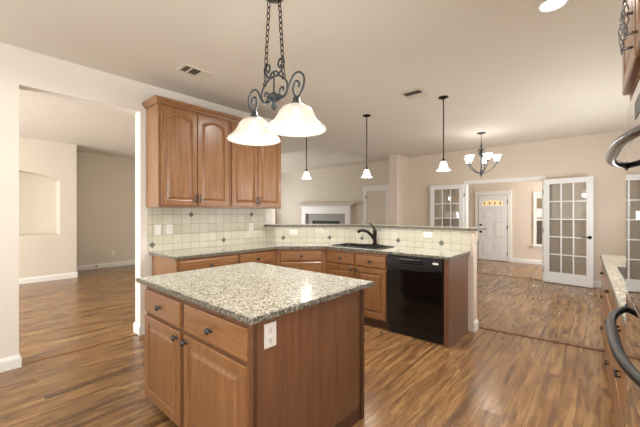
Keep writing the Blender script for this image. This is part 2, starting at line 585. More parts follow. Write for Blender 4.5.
def door_bm(x0, x1, z0, z1, y=0.0, arch=0.0, t=0.02, fw=0.058, flat=False):
    """raised-panel door on the plane y, front at y - t"""
    bm = newbm(); K = 13 if arch else 2

    def loop(d, yy, ar):
        a, b, c, e = x0 + d, x1 - d, z0 + d, z1 - d
        pts = [(a, c), (b, c)]
        for i in range(K):
            u = i / (K - 1); pts.append((b + (a - b) * u, e - ar * (2 * u - 1) ** 2))
        return [bm.verts.new((px, yy, pz)) for px, pz in pts]
    f = y - t
    if flat:
        spec = [(0, y, 0), (0, f + 0.006, 0), (0.007, f, 0), (0.02, f, 0), (0.022, f - 0.0001, 0)]
    else:
        spec = [(0, y, 0), (0, f + 0.004, 0), (0.004, f, 0), (fw - 0.006, f, arch), (fw - 0.003, f + 0.009, arch), (fw + 0.006, f + 0.012, arch), (fw + 0.03, f + 0.002, arch), (fw + 0.034, f + 0.001, arch)]
    ls = [loop(*s) for s in spec]
    n = len(ls[0])
    for a, b in zip(ls, ls[1:]):
        for i in range(n): bm.faces.new((a[i], a[(i + 1) % n], b[(i + 1) % n], b[i]))
    bm.faces.new(ls[-1]); bm.faces.new(list(reversed(ls[0])))
    return bm


def base_cabinet(label, loc, rz, w, units, depth=0.60, top=0.90, group='stained wood base cabinets', plan=None, kick=True, matd='wood', name='base_cabinet'):
    """units: list of dict(kind, x0, x1, z0, z1, knob=(x, z))"""
    c = thing(name, label, 'cabinet', loc, rz, group)
    bm = newbm()
    if plan: prism(bm, plan, 0.10, top)
    else: bx(bm, 0.001, w - 0.001, 0.0, depth, 0.10, top, 0.002)
    obj('cabinet_body', bm, M[matd], c)
    if kick:
        bm = newbm()
        if plan:
            bx(bm, 0.01, w - 0.01, 0.07, 0.25, 0.0, 0.10)
        else: bx(bm, 0.004, w - 0.004, 0.07, depth - 0.01, 0.0, 0.10)
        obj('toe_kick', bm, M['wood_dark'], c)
    for u in units:
        kind = u['kind']
        d = obj(kind, door_bm(u['x0'], u['x1'], u['z0'], u['z1'], 0.0, u.get('arch', 0), flat=(kind == 'drawer')), M['woodx'] if kind == 'drawer' else M[matd], c)
        if u.get('knob'): knob(d, u['knob'][0], u['knob'][1], -0.02)
    return c


def du(x0, x1, n, zt=0.865, zd=0.70, z0=0.125, sides=None):
    """drawer row above door row over n equal bays"""
    out = []; w = (x1 - x0) / n
    for i in range(n):
        a, b = x0 + i * w + 0.012, x0 + (i + 1) * w - 0.012
        out.append(dict(kind='drawer', x0=a, x1=b, z0=zd, z1=zt, knob=((a + b) / 2, (zd + zt) / 2)))
        s = (sides or 'RL')[i % 2]
        kx = b - 0.03 if s == 'R' else a + 0.03
        out.append(dict(kind='door', x0=a, x1=b, z0=z0, z1=zd - 0.02, knob=(kx, zd - 0.055)))
    return out


# left run, faces +X  (local x -> +Y)
XF = -3.27
G0 = 'stained wood base cabinets along the left wall and peninsula'
u1 = [dict(kind='drawer', x0=0.03, x1=0.73, z0=0.735, z1=0.868, knob=(0.38, 0.80))]
u1 += [dict(kind='door', x0=0.03, x1=0.375, z0=0.125, z1=0.715, knob=(0.345, 0.66)), dict(kind='door', x0=0.385, x1=0.73, z0=0.125, z1=0.715, knob=(0.415, 0.66))]
base_cabinet('stained wood base cabinet at the open end of the left wall counter', (XF, 1.50, 0), R(90), 0.745, u1, 0.615, group=G0)
u2 = [dict(kind='drawer', x0=0.012, x1=0.545, z0=0.735, z1=0.868, knob=(0.28, 0.80))]
u2 += [dict(kind='door', x0=0.012, x1=0.275, z0=0.125, z1=0.715, knob=(0.245, 0.66)), dict(kind='door', x0=0.283, x1=0.545, z0=0.125, z1=0.715, knob=(0.313, 0.66))]
base_cabinet('stained wood base cabinet under the left wall counter, next to the corner drawer stack', (XF, 2.246, 0), R(90), 0.603, u2, 0.615, group=G0)
# diagonal corner drawer stack
W3 = math.hypot(0.47, 0.47)


def to_diag(p):
    x, y = p[0] - XF, p[1] - 2.85
    k = math.sqrt(0.5)
    return ((x + y) * k, (-x + y) * k)


plan = [to_diag(p) for p in ((XF, 2.852), (-2.802, 3.32), (-2.802, 3.90), (-2.90, 3.90), (-3.62, 3.17), (-3.885, 3.17), (-3.885, 2.852))]
zs = [(0.735, 0.868), (0.545, 0.715), (0.34, 0.525), (0.125, 0.32)]
u3 = [dict(kind='drawer', x0=0.055, x1=W3 - 0.055, z0=a, z1=b, knob=(W3 / 2, (a + b) / 2)) for a, b in zs]
base_cabinet('angled corner base cabinet, a stack of drawers between the left counter and the sink', (XF, 2.85, 0), R(45), W3, u3, plan=plan, group=G0)
# sink base (faces -Y)
u4 = du(0.04, 0.935, 2, zt=0.868, zd=0.725)
base_cabinet('sink base cabinet with two drawer fronts over two doors, beside the black dishwasher', (-2.80, 3.32, 0), 0, 0.935, u4, 0.60, group=G0)

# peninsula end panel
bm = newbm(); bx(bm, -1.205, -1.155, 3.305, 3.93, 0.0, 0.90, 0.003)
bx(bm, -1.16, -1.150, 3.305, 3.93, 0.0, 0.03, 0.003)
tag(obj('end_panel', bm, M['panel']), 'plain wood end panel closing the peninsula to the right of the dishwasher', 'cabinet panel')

# ------------------------------------------------------------------ dishwasher
dw = thing('dishwasher', 'black built-in dishwasher under the peninsula counter', 'dishwasher', (-1.862, 3.32, 0), 0)
bm = newbm(); bx(bm, 0.0, 0.652, 0.012, 0.58, 0.10, 0.895); obj('dishwasher_body', bm, M['black_satin'], dw)
bm = newbm(); bx(bm, 0.004, 0.648, -0.022, 0.012, 0.105, 0.765, 0.006)
dd = obj('door', bm, M['black_gloss'], dw)
bm = newbm()
prism_xz(bm, [(0.06 + 0.53 * i / 12, 0.764 - 0.022 * math.sin(PI * i / 12)) for i in range(13)] + [(0.59, 0.772), (0.06, 0.772)], -0.030, -0.0215)
obj('handle_lip', bm, M['black_satin'], dd)
bm = newbm(); bx(bm, 0.004, 0.648, -0.026, 0.012, 0.772, 0.888, 0.005)
cp = obj('control_panel', bm, M['black_satin'], dw)
bm = newbm()
for r_ in range(2):
    for k in range(6): bx(bm, 0.17 + k * 0.045, 0.20 + k * 0.045, -0.0275, -0.0255, 0.815 + r_ * 0.028, 0.827 + r_ * 0.028)
obj('button', bm, M['black_gloss'], cp); 
bm = newbm()
bx(bm, 0.16, 0.42, -0.0272, -0.0255, 0.8615, 0.8635)
for k in range(0): bx(bm, 0.175 + k * 0.045, 0.193 + k * 0.045, -0.0272, -0.0255, 0.860, 0.864)
obj('printed_marking', bm, M['plate_grey'], cp)
bm = newbm()
pts = [(0.575 + 0.032 * math.copysign(abs(math.cos(a)) ** 0.6, math.cos(a)), 0.845 + 0.011 * math.copysign(abs(math.sin(a)) ** 0.6, math.sin(a))) for a in [2 * PI * i / 24 for i in range(24)]]
prism_xz(bm, pts, -0.0285, -0.025)
obj('badge', bm, M['plate'], cp)['label'] = 'small white oval badge'
bm = newbm(); bx(bm, 0.01, 0.642, 0.04, 0.08, 0.0, 0.10); obj('toe_kick', bm, M['black_satin'], dw)

# ------------------------------------------------------------------ half wall of the raised bar, tiles and end post
BZ = 1.17
bm = newbm()
prism(bm, [(XL, 3.18), (-3.67, 3.18), (-2.90, 3.95), (-1.10, 3.95), (-1.10, 4.08), (-2.954, 4.08), (-3.70, 3.335), (XL, 3.335)], 0, BZ)
struct('wall_bar', bm, M['wall_dining'])
bm = newbm()
bx(bm, -1.125, -1.085, 3.945, 4.095, 1.085, 1.17, 0.006); bx(bm, -1.12, -1.09, 3.947, 4.09, 1.05, 1.085, 0.004)
struct('trim_5', bm, M['wall_dining'])
baseboard('baseboard_bar', [(-1.10, 3.945, -1.10, 4.08), (-1.10 + t_, 4.08, -3.0, 4.08)])


def tiles(name, loc, rz, x0, x1, z0, z1, diamonds):
    """origin sits on a tile joint crossing; local x along the wall, -y the face"""
    bm = newbm(); bx(bm, x0, x1, -0.008, 0, z0, z1)
    for dx, dz in diamonds:
        s = 0.036
        prism_xz(bm, [(dx - s, dz), (dx, dz - s), (dx + s, dz), (dx, dz + s)], -0.0105, -0.007, 1)
    o = obj(name, bm, [M['tile'], M['slate']], None, loc); o.rotation_euler = (0, 0, rz)
    return tag(o, kind='structure')


T8 = TILE * 8; T4 = TILE * 4
z0t, z1t = 0.931 - 1.007, 1.445 - 1.007
tiles('wall_tiles_left', (XL, 1.506, 1.007), R(90), 1.455 - 1.506, 3.165 - 1.506, z0t, z1t, [(0, 0), (T8, 0), (T4, 3 * TILE), (T4 + T8, 3 * TILE)])
zb = 1.169 - 1.007
tiles('wall_tiles_return', (-3.78, 3.18, 1.007), 0, -0.112, 0.11, z0t, zb, [])
tiles('wall_tiles_corner', (-3.67, 3.18, 1.007), R(45), 0.004, math.hypot(.77, .77) - 0.004, z0t, zb, [(TILE, 0), (TILE * 7, 0)])
tiles('wall_tiles_peninsula', (-1.465, 3.95, 1.007), 0, -1.435 + 0.004, 0.345, z0t, zb, [(0, 0), (-5 * TILE, 0), (-10 * TILE, 0)])

# ------------------------------------------------------------------ granite tops


def top_obj(name, pts, z0, z1, label, cat, bev=0.006):
    bm = newbm(); prism(bm, pts, z0, z1, bev, 0, 1)
    return tag(obj(name, bm, [M['granite'], M['granite_edge']]), label, cat)


ct = top_obj('countertop', [(XL + 0.002, 1.47), (-3.24, 1.47), (-3.24, 2.836), (-2.786, 3.29), (-1.14, 3.29), (-1.14, 3.947), (-2.897, 3.947), (-3.667, 3.177), (XL + 0.002, 3.177)], 0.90, 0.93,
             'long speckled granite worktop running along the left wall and across the peninsula', 'countertop')
# cut the sink opening
SX0, SX1, SY0, SY1 = -2.78, -2.02, 3.40, 3.80
bm = newbm(); bx(bm, SX0 + 0.02, SX1 - 0.02, SY0 + 0.02, SY1 - 0.02, 0.8, 1.0)
cut = obj('cutter', bm, M['granite'])
md = ct.modifiers.new('cut', 'BOOLEAN'); md.object = cut; md.operation = 'DIFFERENCE'; md.solver = 'EXACT'
bpy.context.view_layer.update()
me = bpy.data.meshes.new_from_object(ct.evaluated_get(bpy.context.evaluated_depsgraph_get()))
ct.modifiers.clear(); ct.data = me
bpy.data.objects.remove(cut)

top_obj('bar_countertop', [(XL + 0.002, 3.15), (-3.658, 3.15), (-2.888, 3.92), (-1.05, 3.92), (-1.05, 4.34), (-3.06, 4.34), (-3.93, 3.47), (-4.05, 3.47), (-4.05, 3.375), (XL + 0.002, 3.375)], BZ, BZ + 0.03,
        'raised speckled granite bar top on the tiled half wall behind the sink', 'bar top')

# sink (drop-in, black)
sk = thing('sink', 'black double-rim sink set in the granite worktop under the faucet', 'sink', ((SX0 + SX1) / 2, (SY0 + SY1) / 2, 0.93), 0)
hw, hd = (SX1 - SX0) / 2, (SY1 - SY0) / 2
bm = newbm()


def rrect(a, b, r, z, n=5):
    out = []
    for cx_, cy_, s in ((a - r, -b + r, -90), (a - r, b - r, 0), (-a + r, b - r, 90), (-a + r, -b + r, 180)):
        for i in range(n):
            an = R(s + 90 * i / (n - 1)); out.append((cx_ + r * math.cos(an), cy_ + r * math.sin(an), z))
    return [bm.verts.new(p) for p in out]


ls = [rrect(hw, hd, 0.03, 0.0005), rrect(hw, hd, 0.03, 0.007), rrect(hw - 0.006, hd - 0.006, 0.03, 0.011), rrect(hw - 0.024, hd - 0.024, 0.03, 0.010), rrect(hw - 0.03, hd - 0.03, 0.03, 0.0), rrect(hw - 0.035, hd - 0.035, 0.04, -0.022)]
for a, b in zip(ls, ls[1:]):
    for i in range(len(a)): bm.faces.new((a[i], a[(i + 1) % len(a)], b[(i + 1) % len(a)], b[i]))
obj('sink_rim', bm, M['sink'], sk)
bm = newbm()
ls = [rrect(hw - 0.035, hd - 0.035, 0.04, -0.022), rrect(hw - 0.045, hd - 0.045, 0.05, -0.028), rrect(hw - 0.05, hd - 0.05, 0.05, -0.0285)]
for a, b in zip(ls, ls[1:]):
    for i in range(len(a)): bm.faces.new((a[i], a[(i + 1) % len(a)], b[(i + 1) % len(a)], b[i]))
bm.faces.new(ls[-1])
obj('basin', bm, M['sink'], sk)

# faucet
fc = thing('faucet', 'tall black pull-out faucet with a curved spout behind the sink', 'faucet', (-2.36, 3.855, 0.931), 0)
bm = newbm(); 
pl = [(0.14 * math.copysign(abs(math.cos(a)) ** 0.7, math.cos(a)), 0.03 * math.copysign(abs(math.sin(a)) ** 0.7, math.sin(a))) for a in [2 * PI * i / 28 for i in range(28)]]
prism(bm, pl, 0, 0.010, 0.003); obj('deck_plate', bm, M['bronze'], fc)
bm = newbm(); rg = lathe(bm, [(0.0005, 0.009), (0.034, 0.009), (0.034, 0.02), (0.026, 0.035), (0.025, 0.12), (0.029, 0.15), (0.030, 0.19), (0.024, 0.215), (0.0005, 0.222)], seg=18)
obj('faucet_body', bm, M['bronze'], fc)
bm = newbm()
pp = [(0.0, 0.0, 0.07), (-0.03, -0.03, 0.13), (-0.07, -0.07, 0.185), (-0.12, -0.11, 0.205), (-0.16, -0.135, 0.198), (-0.185, -0.15, 0.175)]
fine = []
for i in range(len(pp) - 1):
    for k in range(4):
        a, b = Vector(pp[i]), Vector(pp[i + 1]); fine.append(a.lerp(b, k / 4))
fine.append(Vector(pp[-1]))
tube(bm, fine, 0.02, 12, rads=[0.023 - 0.006 * min(1, i / 14) + (0.004 if i > 14 else 0) for i in range(len(fine))])
obj('spout', bm, M['bronze'], fc)
bm = newbm(); tube(bm, [(0, 0, 0.20), (-0.015, 0.0, 0.235), (-0.045, -0.005, 0.275), (-0.075, -0.01, 0.305)], 0.01, 10, rads=[0.017, 0.014, 0.010, 0.008])
obj('lever', bm, M['bronze'], fc)

# ------------------------------------------------------------------ outlets


def plate(label, loc, rz, horizontal=False, kind='outlet', group=None, mat='plate', sx=1.0, name=None):
    o = thing(name or ('wall_outlet' if kind == 'outlet' else 'light_switch'), label, 'outlet' if kind == 'outlet' else 'switch', loc, rz, group)
    w, h = (0.118, 0.074) if horizontal else (0.074 * sx, 0.118)
    bm = newbm(); bx(bm, -w / 2, w / 2, -0.007, 0, -h / 2, h / 2, 0.003); obj('cover_plate', bm, M[mat], o)
    if kind == 'outlet':
        for s in (-1, 1):
            bm = newbm()
            cx_, cz = (s * 0.024, 0) if horizontal else (0, s * 0.024)
            pts = [(cx_ + 0.0165 * max(-0.86, min(0.86, math.cos(a))) , cz + 0.0165 * max(-0.86, min(.86, math.sin(a)))) for a in [2 * PI * i / 20 for i in range(20)]]
            prism_xz(bm, pts, -0.0085, -0.006)
            rc = obj('receptacle', bm, M[mat], o)
            bm = newbm()
            for q in (-0.006, 0.006):
                if horizontal: bx(bm, cx_ - 0.001, cx_ + 0.008, -0.0092, -0.008, cz + q - 0.0013, cz + q + 0.0013)
                else: bx(bm, cx_ + q - 0.0013, cx_ + q + 0.0013, -0.0092, -0.008, cz - 0.001, cz + 0.008)
            bx(bm, cx_ - 0.003 - (0.007 if horizontal else 0), cx_ + 0.003 - (0.007 if horizontal else 0), -0.0092, -0.008, cz - 0.011 + (0.008 if horizontal else 0), cz - 0.006 + (0.008 if horizontal else 0))
            obj('slot', bm, M['dark'], rc)
    else:
        bm = newbm(); bx(bm, -0.016, 0.016, -0.011, -0.006, -0.033, 0.033, 0.002); obj('rocker', bm, M[mat], o)
    return o


plate('white switch plate on the tiled left wall, nearest the opening to the side room', (XL + 0.009, 1.565, 1.18), R(90), kind='switch')
plate('white outlet on the tiled left wall under the first pair of upper cabinet doors', (XL + 0.009, 1.70, 1.18), R(90))
plate('cream outlet on the tiled left wall below the second pair of upper cabinet doors', (XL + 0.009, 2.895, 1.165), R(90))
plate('white switch plate on the painted end strip of the left wall, beside the tiles', (XL + 0.001, 3.225, 1.30), R(90), kind='switch')
dg = Vector((-3.67, 3.18)); k7 = math.sqrt(.5)


def on_diag(s, z, off=0.009): return (dg.x + s * k7 + off * k7, dg.y + s * k7 - off * k7, z)


plate('white sideways outlet on the angled tiles left of the faucet', on_diag(0.27, 1.09), R(45), True)
plate('almond sideways blank outlet on the angled tiles, the nearer one to the faucet', on_diag(0.66, 1.10), R(45), True, mat='plate_grey')
plate('white sideways outlet on the tiles above the dishwasher', (-1.635, 3.941, 1.10), 0, True)
plate('pale outlet set in the right side panel of the island', (-1.199, 1.002, 0.785), R(90), mat='plate_grey', sx=1.0)

# ------------------------------------------------------------------ upper cabinets
UX = -3.57


def upper_cabinet(label, y0, y1):
    w = y1 - y0
    c = thing('upper_cabinet', label, 'cabinet', (UX, y0, 0), R(90), 'stained wood upper cabinets on the left wall')
    bm = newbm(); bx(bm, 0, w, 0, 0.328, 1.44, 2.56, 0.002); obj('cabinet_body', bm, M['wood'], c)
    for i in range(2):
        a = 0.02 + i * (w - 0.04) / 2 + 0.004; b = 0.02 + (i + 1) * (w - 0.04) / 2 - 0.004
        d = obj('door', door_bm(a, b, 1.462, 2.538, 0, 0.05), M['wood'], c)
        kx = b - 0.022 if i == 0 else a + 0.022
        bm = newbm()
        for s in (-1, 1): tube(bm, [(kx, -0.018, 1.545 + s * 0.038), (kx, -0.044, 1.545 + s * 0.038)], 0.005, 8)
        tube(bm, [(kx, -0.044, 1.545 + q * 0.052) for q in (-1, -.8, -.3, 0, .3, .8, 1)], 0.006, 10, rads=[.004, .006, .0065, .009, .0065, .006, .004])
        obj('handle', bm, M['pewter'], d)
    return c


upper_cabinet('two-door wood upper cabinet with arched panels, at the opening end of the left wall', 1.44, 2.318)
upper_cabinet('two-door wood upper cabinet with arched panels, at the living room end of the left wall', 2.322, 3.20)
bm = newbm()
crown = [(0.0, 2.562), (0.012, 2.562), (0.015, 2.572), (0.042, 2.60), (0.046, 2.622), (0.0, 2.622)]
path = [(XL + 0.002, 1.44), (UX, 1.44), (UX, 3.20), (XL + 0.002, 3.20)]
nrm = [(0, -1), (1, -1), (1, 1), (0, 1)]
rings = [[bm.verts.new((px + n0 * q, py + n1 * q, z)) for q, z in crown] for (px, py), (n0, n1) in zip(path, nrm)]
for a, b in zip(rings, rings[1:]):
    for i in range(len(crown)): bm.faces.new((a[i], a[(i + 1) % 6], b[(i + 1) % 6], b[i]))
bm.faces.new(rings[0]); bm.faces.new(list(reversed(rings[-1])))
bx(bm, XL + 0.003, UX + 0.001, 1.441, 3.199, 2.562, 2.62)
tag(obj('crown_molding', bm, M['woodx']), 'wood crown molding running along the top of the upper cabinets', 'molding')

# ------------------------------------------------------------------ island
IX0, IX1, IY0, IY1 = -2.43, -1.20, 0.90, 1.81
isl = thing('kitchen_island', 'free-standing wood kitchen island with two drawers and two doors under granite', 'island', (IX0, IY0, 0), 0)
iw = IX1 - IX0
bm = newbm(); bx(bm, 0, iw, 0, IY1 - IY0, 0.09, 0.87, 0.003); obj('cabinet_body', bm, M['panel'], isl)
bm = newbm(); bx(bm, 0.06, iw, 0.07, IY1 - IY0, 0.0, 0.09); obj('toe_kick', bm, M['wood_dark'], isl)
mid = 0.575
for (a, b, s) in ((0.02, mid - 0.028, 'R'), (mid + 0.028, iw - 0.025, 'L')):
    d = obj('drawer', door_bm(a, b, 0.685, 0.84, 0, flat=True), M['woodx'], isl); knob(d, (a + b) / 2 - (0.0), 0.762, -0.02, r=0.019)
    d = obj('door', door_bm(a, b, 0.095, 0.662, 0, fw=0.06), M['wood'], isl); knob(d, b - 0.03 if s == 'R' else a + 0.03, 0.628, -0.02, r=0.019)
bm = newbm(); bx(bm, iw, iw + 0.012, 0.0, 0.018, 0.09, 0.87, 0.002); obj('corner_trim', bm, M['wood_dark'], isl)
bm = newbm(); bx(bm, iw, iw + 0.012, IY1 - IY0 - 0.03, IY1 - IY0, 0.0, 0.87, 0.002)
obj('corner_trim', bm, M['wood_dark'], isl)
top_obj('island_countertop', [(-2.535, 0.868), (-1.168, 0.868), (-1.168, 1.905), (-2.535, 1.905)], 0.871, 0.903, 'rectangular speckled granite top of the free-standing island', 'countertop', 0.007)

# ------------------------------------------------------------------ right run (faces -X); local x -> towards the camera
RR = R(-90) + 0.0273
RO = Vector((0.03, 4.545))


def rl(x, y):
    c, s = math.cos(RR), math.sin(RR)
    return (RO.x + x * c - y * s, RO.y + x * s + y * c)


x = 0.0
names = ['wood base cabinet at the far end of the right-hand counter', 'middle wood base cabinet of the right-hand counter, under the cooktop', 'wood base cabinet of the right-hand counter next to the oven tower']
for i, w in enumerate((0.90, 0.95, 1.03)):
    c = thing('base_cabinet', names[i], 'cabinet', (*rl(x, 0), 0), RR, 'wood base cabinets of the right-hand run')
    bm = newbm(); bx(bm, 0.001, w - 0.001, 0, 0.60, 0.10, 0.897, 0.002); obj('cabinet_body', bm, M['wood'], c)
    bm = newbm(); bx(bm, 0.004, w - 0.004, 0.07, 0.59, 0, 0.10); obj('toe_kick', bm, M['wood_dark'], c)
    for z0, z1 in ((0.725, 0.868), (0.435, 0.705), (0.125, 0.415)):
        a, b, kx, kz = 0.012, w - 0.012, w / 2, (z0 + z1) / 2
        d = obj('drawer', door_bm(a, b, z0, z1, 0, flat=True), M['woodx'], c)
        bm = newbm()
        for s in (-1, 1): tube(bm, [(kx + s * 0.035, -0.018, kz), (kx + s * 0.035, -0.038, kz)], 0.005, 8)
        tube(bm, [(kx + q, -0.038, kz) for q in (-0.05, -0.03, 0, 0.03, 0.05)], 0.006, 8, rads=[.004, .006, .008, .006, .004])
        obj('handle', bm, M['bronze'], d)
    x += w
XT = 2.885
P4 = [rl(-0.02, 0.60), rl(-0.02, -0.03), rl(XT - 0.003, -0.03), rl(XT - 0.003, 0.60)]
top_obj('right_countertop', P4, 0.899, 0.93, 'narrow-looking granite worktop along the right wall, ending at the oven tower', 'countertop')
ck = thing('cooktop', 'flat dark glass cooktop set in the right-hand granite worktop', 'cooktop', (*rl(1.0, 0.05), 0.931), RR)
bm = newbm(); bx(bm, 0, 0.9, 0, 0.48, 0, 0.008, 0.003); obj('glass_plate', bm, M['black_satin'], ck)
for bx_, by_, r_ in ((0.2, 0.13, 0.09), (0.2, 0.35, 0.075), (0.68, 0.13, 0.075), (0.68, 0.35, 0.1)):
    bm = newbm()
    tube(bm, [(bx_ + r_ * math.cos(2 * PI * i / 28), by_ + r_ * math.sin(2 * PI * i / 28), 0.0085) for i in range(28)], 0.0015, 6, closed=True)
    obj('burner_ring', bm, M['plate_grey'], ck)

# oven tower
tw = thing('oven_cabinet', 'tall wood cabinet housing the black wall oven at the right edge', 'cabinet', (*rl(XT, -0.026), 0), RR)
bm = newbm(); TWW = 0.82
bx(bm, 0, 0.02, 0.03, 0.62, 0.0, 1.79); bx(bm, TWW - 0.02, TWW, 0.03, 0.62, 0.0, 1.79); bx(bm, 0, 0.02, 0, 0.62, 1.79, 2.60); bx(bm, TWW - 0.02, TWW, 0, 0.62, 1.79, 2.60)
bx(bm, 0.02, TWW - 0.02, 0, 0.62, 0.10, 0.36); bx(bm, 0.02, TWW - 0.02, 0, 0.62, 1.79, 2.60); bx(bm, 0.02, TWW - 0.02, 0.57, 0.62, 0.36, 1.79)
obj('cabinet_body', bm, M['wood'], tw)
for i in range(2):
    a = 0.012 + i * TWW / 2; b = (i + 1) * TWW / 2 - 0.012
    d = obj('door', door_bm(a, b, 1.81, 2.56, 0, 0.045), M['wood'], tw)
    kx = b - 0.04 if i == 0 else a + 0.04
    bm = newbm(); zc = 1.905
    for s in (-1, 1): tube(bm, [(kx, -0.018, zc + s * 0.05), (kx, -0.044, zc + s * 0.05)], 0.004, 8)
    for ph in range(3):      # twisted bird-cage grip
        tube(bm, [(kx + 0.007 * math.sin(PI * i2 / 20) * math.cos(2 * PI * i2 / 14 + ph * 2.09), -0.044 + 0.007 * math.sin(PI * i2 / 20) * math.sin(2 * PI * i2 / 14 + ph * 2.09), zc - 0.065 + 0.13 * i2 / 20) for i2 in range(21)], 0.0018, 6)
    obj('handle', bm, M['chrome_dark'], d)
d = obj('drawer', door_bm(0.012, TWW - 0.012, 0.13, 0.345, 0, flat=True), M['woodx'], tw)
knob(d, TWW / 2, 0.24, -0.02)

ov = thing('double_oven', 'black double wall oven with two bowed handles at the right edge', 'oven', (*rl(XT + 0.022, -0.012), 0), RR)
OW = TWW - 0.044
bm = newbm(); bx(bm, 0.0, OW, 0.0, 0.53, 0.365, 1.785); obj('oven_body', bm, M['black_satin'], ov)
bm = newbm(); bx(bm, -0.021, OW + 0.021, -0.022, 0.0, 1.61, 1.755, 0.003); o1 = obj('control_panel', bm, M['black_glass'], ov)
bm = newbm(); bx(bm, 0.25, 0.52, -0.0235, -0.021, 1.66, 1.71); obj('display', bm, M['black_satin'], o1)


def handle(zc, bulge, mat, parent):
    bm = newbm(); pts = []; rads = []
    for i in range(33):
        u = i / 32
        yy = -0.022 - bulge * (1 - abs(2 * u - 1) ** 3.2)
        pts.append((0.005 + (OW - 0.01) * u, yy, zc)); rads.append(0.011 + 0.003 * (1 - abs(2 * u - 1)))
    tube(bm, pts, 0.012, 14, rads=rads)
    for u in (0.005, OW - 0.005): lathe(bm, [(0.0005, -0.004), (0.016, -0.004), (0.016, 0.008), (0.0005, 0.010)], (u, -0.020, zc), 'Y', 14)
    return obj('handle', bm, M[mat], parent)


bm = newbm(); bx(bm, -0.021, OW + 0.021, -0.024, 0.0, 1.09, 1.605, 0.004); o1 = obj('door', bm, M['black_glass'], ov)
handle(1.545, 0.058, 'chrome_dark', o1)
bm = newbm(); bx(bm, -0.021, OW + 0.021, -0.024, 0.0, 0.37, 1.08, 0.004); o2 = obj('door', bm, M['black_glass'], ov)
handle(1.02, 0.058, 'black_satin', o2)

# ------------------------------------------------------------------ french doors
FW, FH = 0.775, 2.05


def french_door(label, loc, rz, lever_x):
    f = thing('french_door', label, 'door', loc, rz, 'white glazed french doors of the entry opening')
    bm = newbm(); sl, tr, br = 0.10, 0.10, 0.21; T = 0.035
    for a, b in ((0, sl), (FW - sl, FW)): bx(bm, a, b, -T / 2, T / 2, 0.012, FH, 0.003)
    bx(bm, sl, FW - sl, -T / 2, T / 2, 0.012, 0.012 + br, 0.002); bx(bm, sl, FW - sl, -T / 2, T / 2, FH - tr, FH, 0.002)
    gx0, gx1, gz0, gz1 = sl, FW - sl, 0.012 + br, FH - tr
    for i in (1, 2):
        xx = gx0 + (gx1 - gx0) * i / 3; bx(bm, xx - 0.012, xx + 0.012, -T / 2 + 0.004, T / 2 - 0.004, gz0, gz1, 0.003)
    for i in range(1, 5):
        zz = gz0 + (gz1 - gz0) * i / 5; bx(bm, gx0, gx1, -T / 2 + 0.0045, T / 2 - 0.0045, zz - 0.012, zz + 0.012, 0.003)
    obj('door_frame', bm, M['door'], f)
    bm = newbm(); bx(bm, gx0 - 0.004, gx1 + 0.004, -0.0025, 0.0025, gz0 - 0.004, gz1 + 0.004)
    obj('glass_pane', bm, M['glass'], f)
    if lever_x is not None:
        s = -1 if lever_x > FW / 2 else 1
        bm = newbm()
        rg = lathe(bm, [(0.0005, 0), (0.031, 0), (0.031, 0.006), (0.012, 0.012), (0.012, 0.04), (0.0005, 0.043)], (lever_x, -T / 2, 0.93), 'Y', 18)
        tube(bm, [(lever_x, -T / 2 - 0.036, 0.93), (lever_x + s * 0.04, -T / 2 - 0.04, 0.932), (lever_x + s * 0.11, -T / 2 - 0.036, 0.928)], 0.009, 8)
        obj('lever_handle', bm, M['bronze'], f)
    return f


def hinges(f, x_):
    for z in (0.25, 1.03, 1.80):
        bm = newbm(); tube(bm, [(x_, 0.0, z - 0.045), (x_, 0.0, z + 0.045)], 0.009, 8); obj('hinge', bm, M['iron'], f)


f = french_door('white glazed french door with a dark lever, opened flat against the wall right of the entry', (-0.853, 7.80, 0), R(-9), FW - 0.05); hinges(f, -0.008)
f = french_door('white glazed french door left of the entry, half hidden behind the bar', (-2.385 - FW * math.cos(R(3)), 7.80 - FW * math.sin(R(3)), 0), R(3), None); hinges(f, FW + 0.008)

# ------------------------------------------------------------------ entry door, window
ed = tag(thing('door_1', None, None, (-2.74, YE, 0), 0), kind='structure')
DW, DH = 0.75, 1.90
bm = newbm(); bx(bm, 0, DW, -0.035, -0.002, 0.01, DH, 0.002)
ed_leaf = obj('door_leaf', bm, M['door'], ed)
for (a, b) in ((0.10, 0.34), (0.41, 0.65)):
    for (z0, z1) in ((0.16, 0.56), (0.68, 1.12), (1.22, 1.50)):
        bm = door_bm(a, b, z0, z1, -0.034, t=0.008, fw=0.012); obj('door_panel', bm, M['door'], ed)
bm = newbm()
n = 4
for i in range(n):     # the small fan lites near the top
    a0 = 0.10 + i * 0.14; pts = [(a0 + 0.006, 1.60), (a0 + 0.128, 1.60)]
    for k in range(5):
        u = k / 4; xx = a0 + 0.128 - 0.122 * u; pts.append((xx, 1.70 + 0.06 * (1 - ((xx - 0.375) / 0.3) ** 2)))
    prism_xz(bm, pts, -0.038, -0.034)
obj('window_lite', bm, M['daylit'], ed)
bm = newbm()
for i in range(n):
    a0 = 0.10 + i * 0.14; bx(bm, a0 + 0.045, a0 + 0.075, -0.0395, -0.037, 1.63, 1.71)
obj('leaded_motif', bm, M['stopper'], ed)
bm = newbm(); lathe(bm, [(0.0005, 0), (0.03, 0), (0.03, 0.02), (0.0005, 0.024)], (0.06, -0.035, 1.03), 'Y', 14); obj('deadbolt', bm, M['bronze'], ed)
bm = newbm(); lathe(bm, [(0.0005, 0), (0.032, 0), (0.012, 0.01), (0.012, 0.03), (0.03, 0.045), (0.026, 0.062), (0.0005, 0.066)], (0.06, -0.035, 0.83), 'Y', 14); obj('door_knob', bm, M['bronze'], ed)
bm = newbm()
for z in (0.22, 0.98, 1.70): bx(bm, DW - 0.002, DW + 0.014, -0.042, -0.03, z - 0.045, z + 0.045)
obj('hinge', bm, M['iron'], ed)
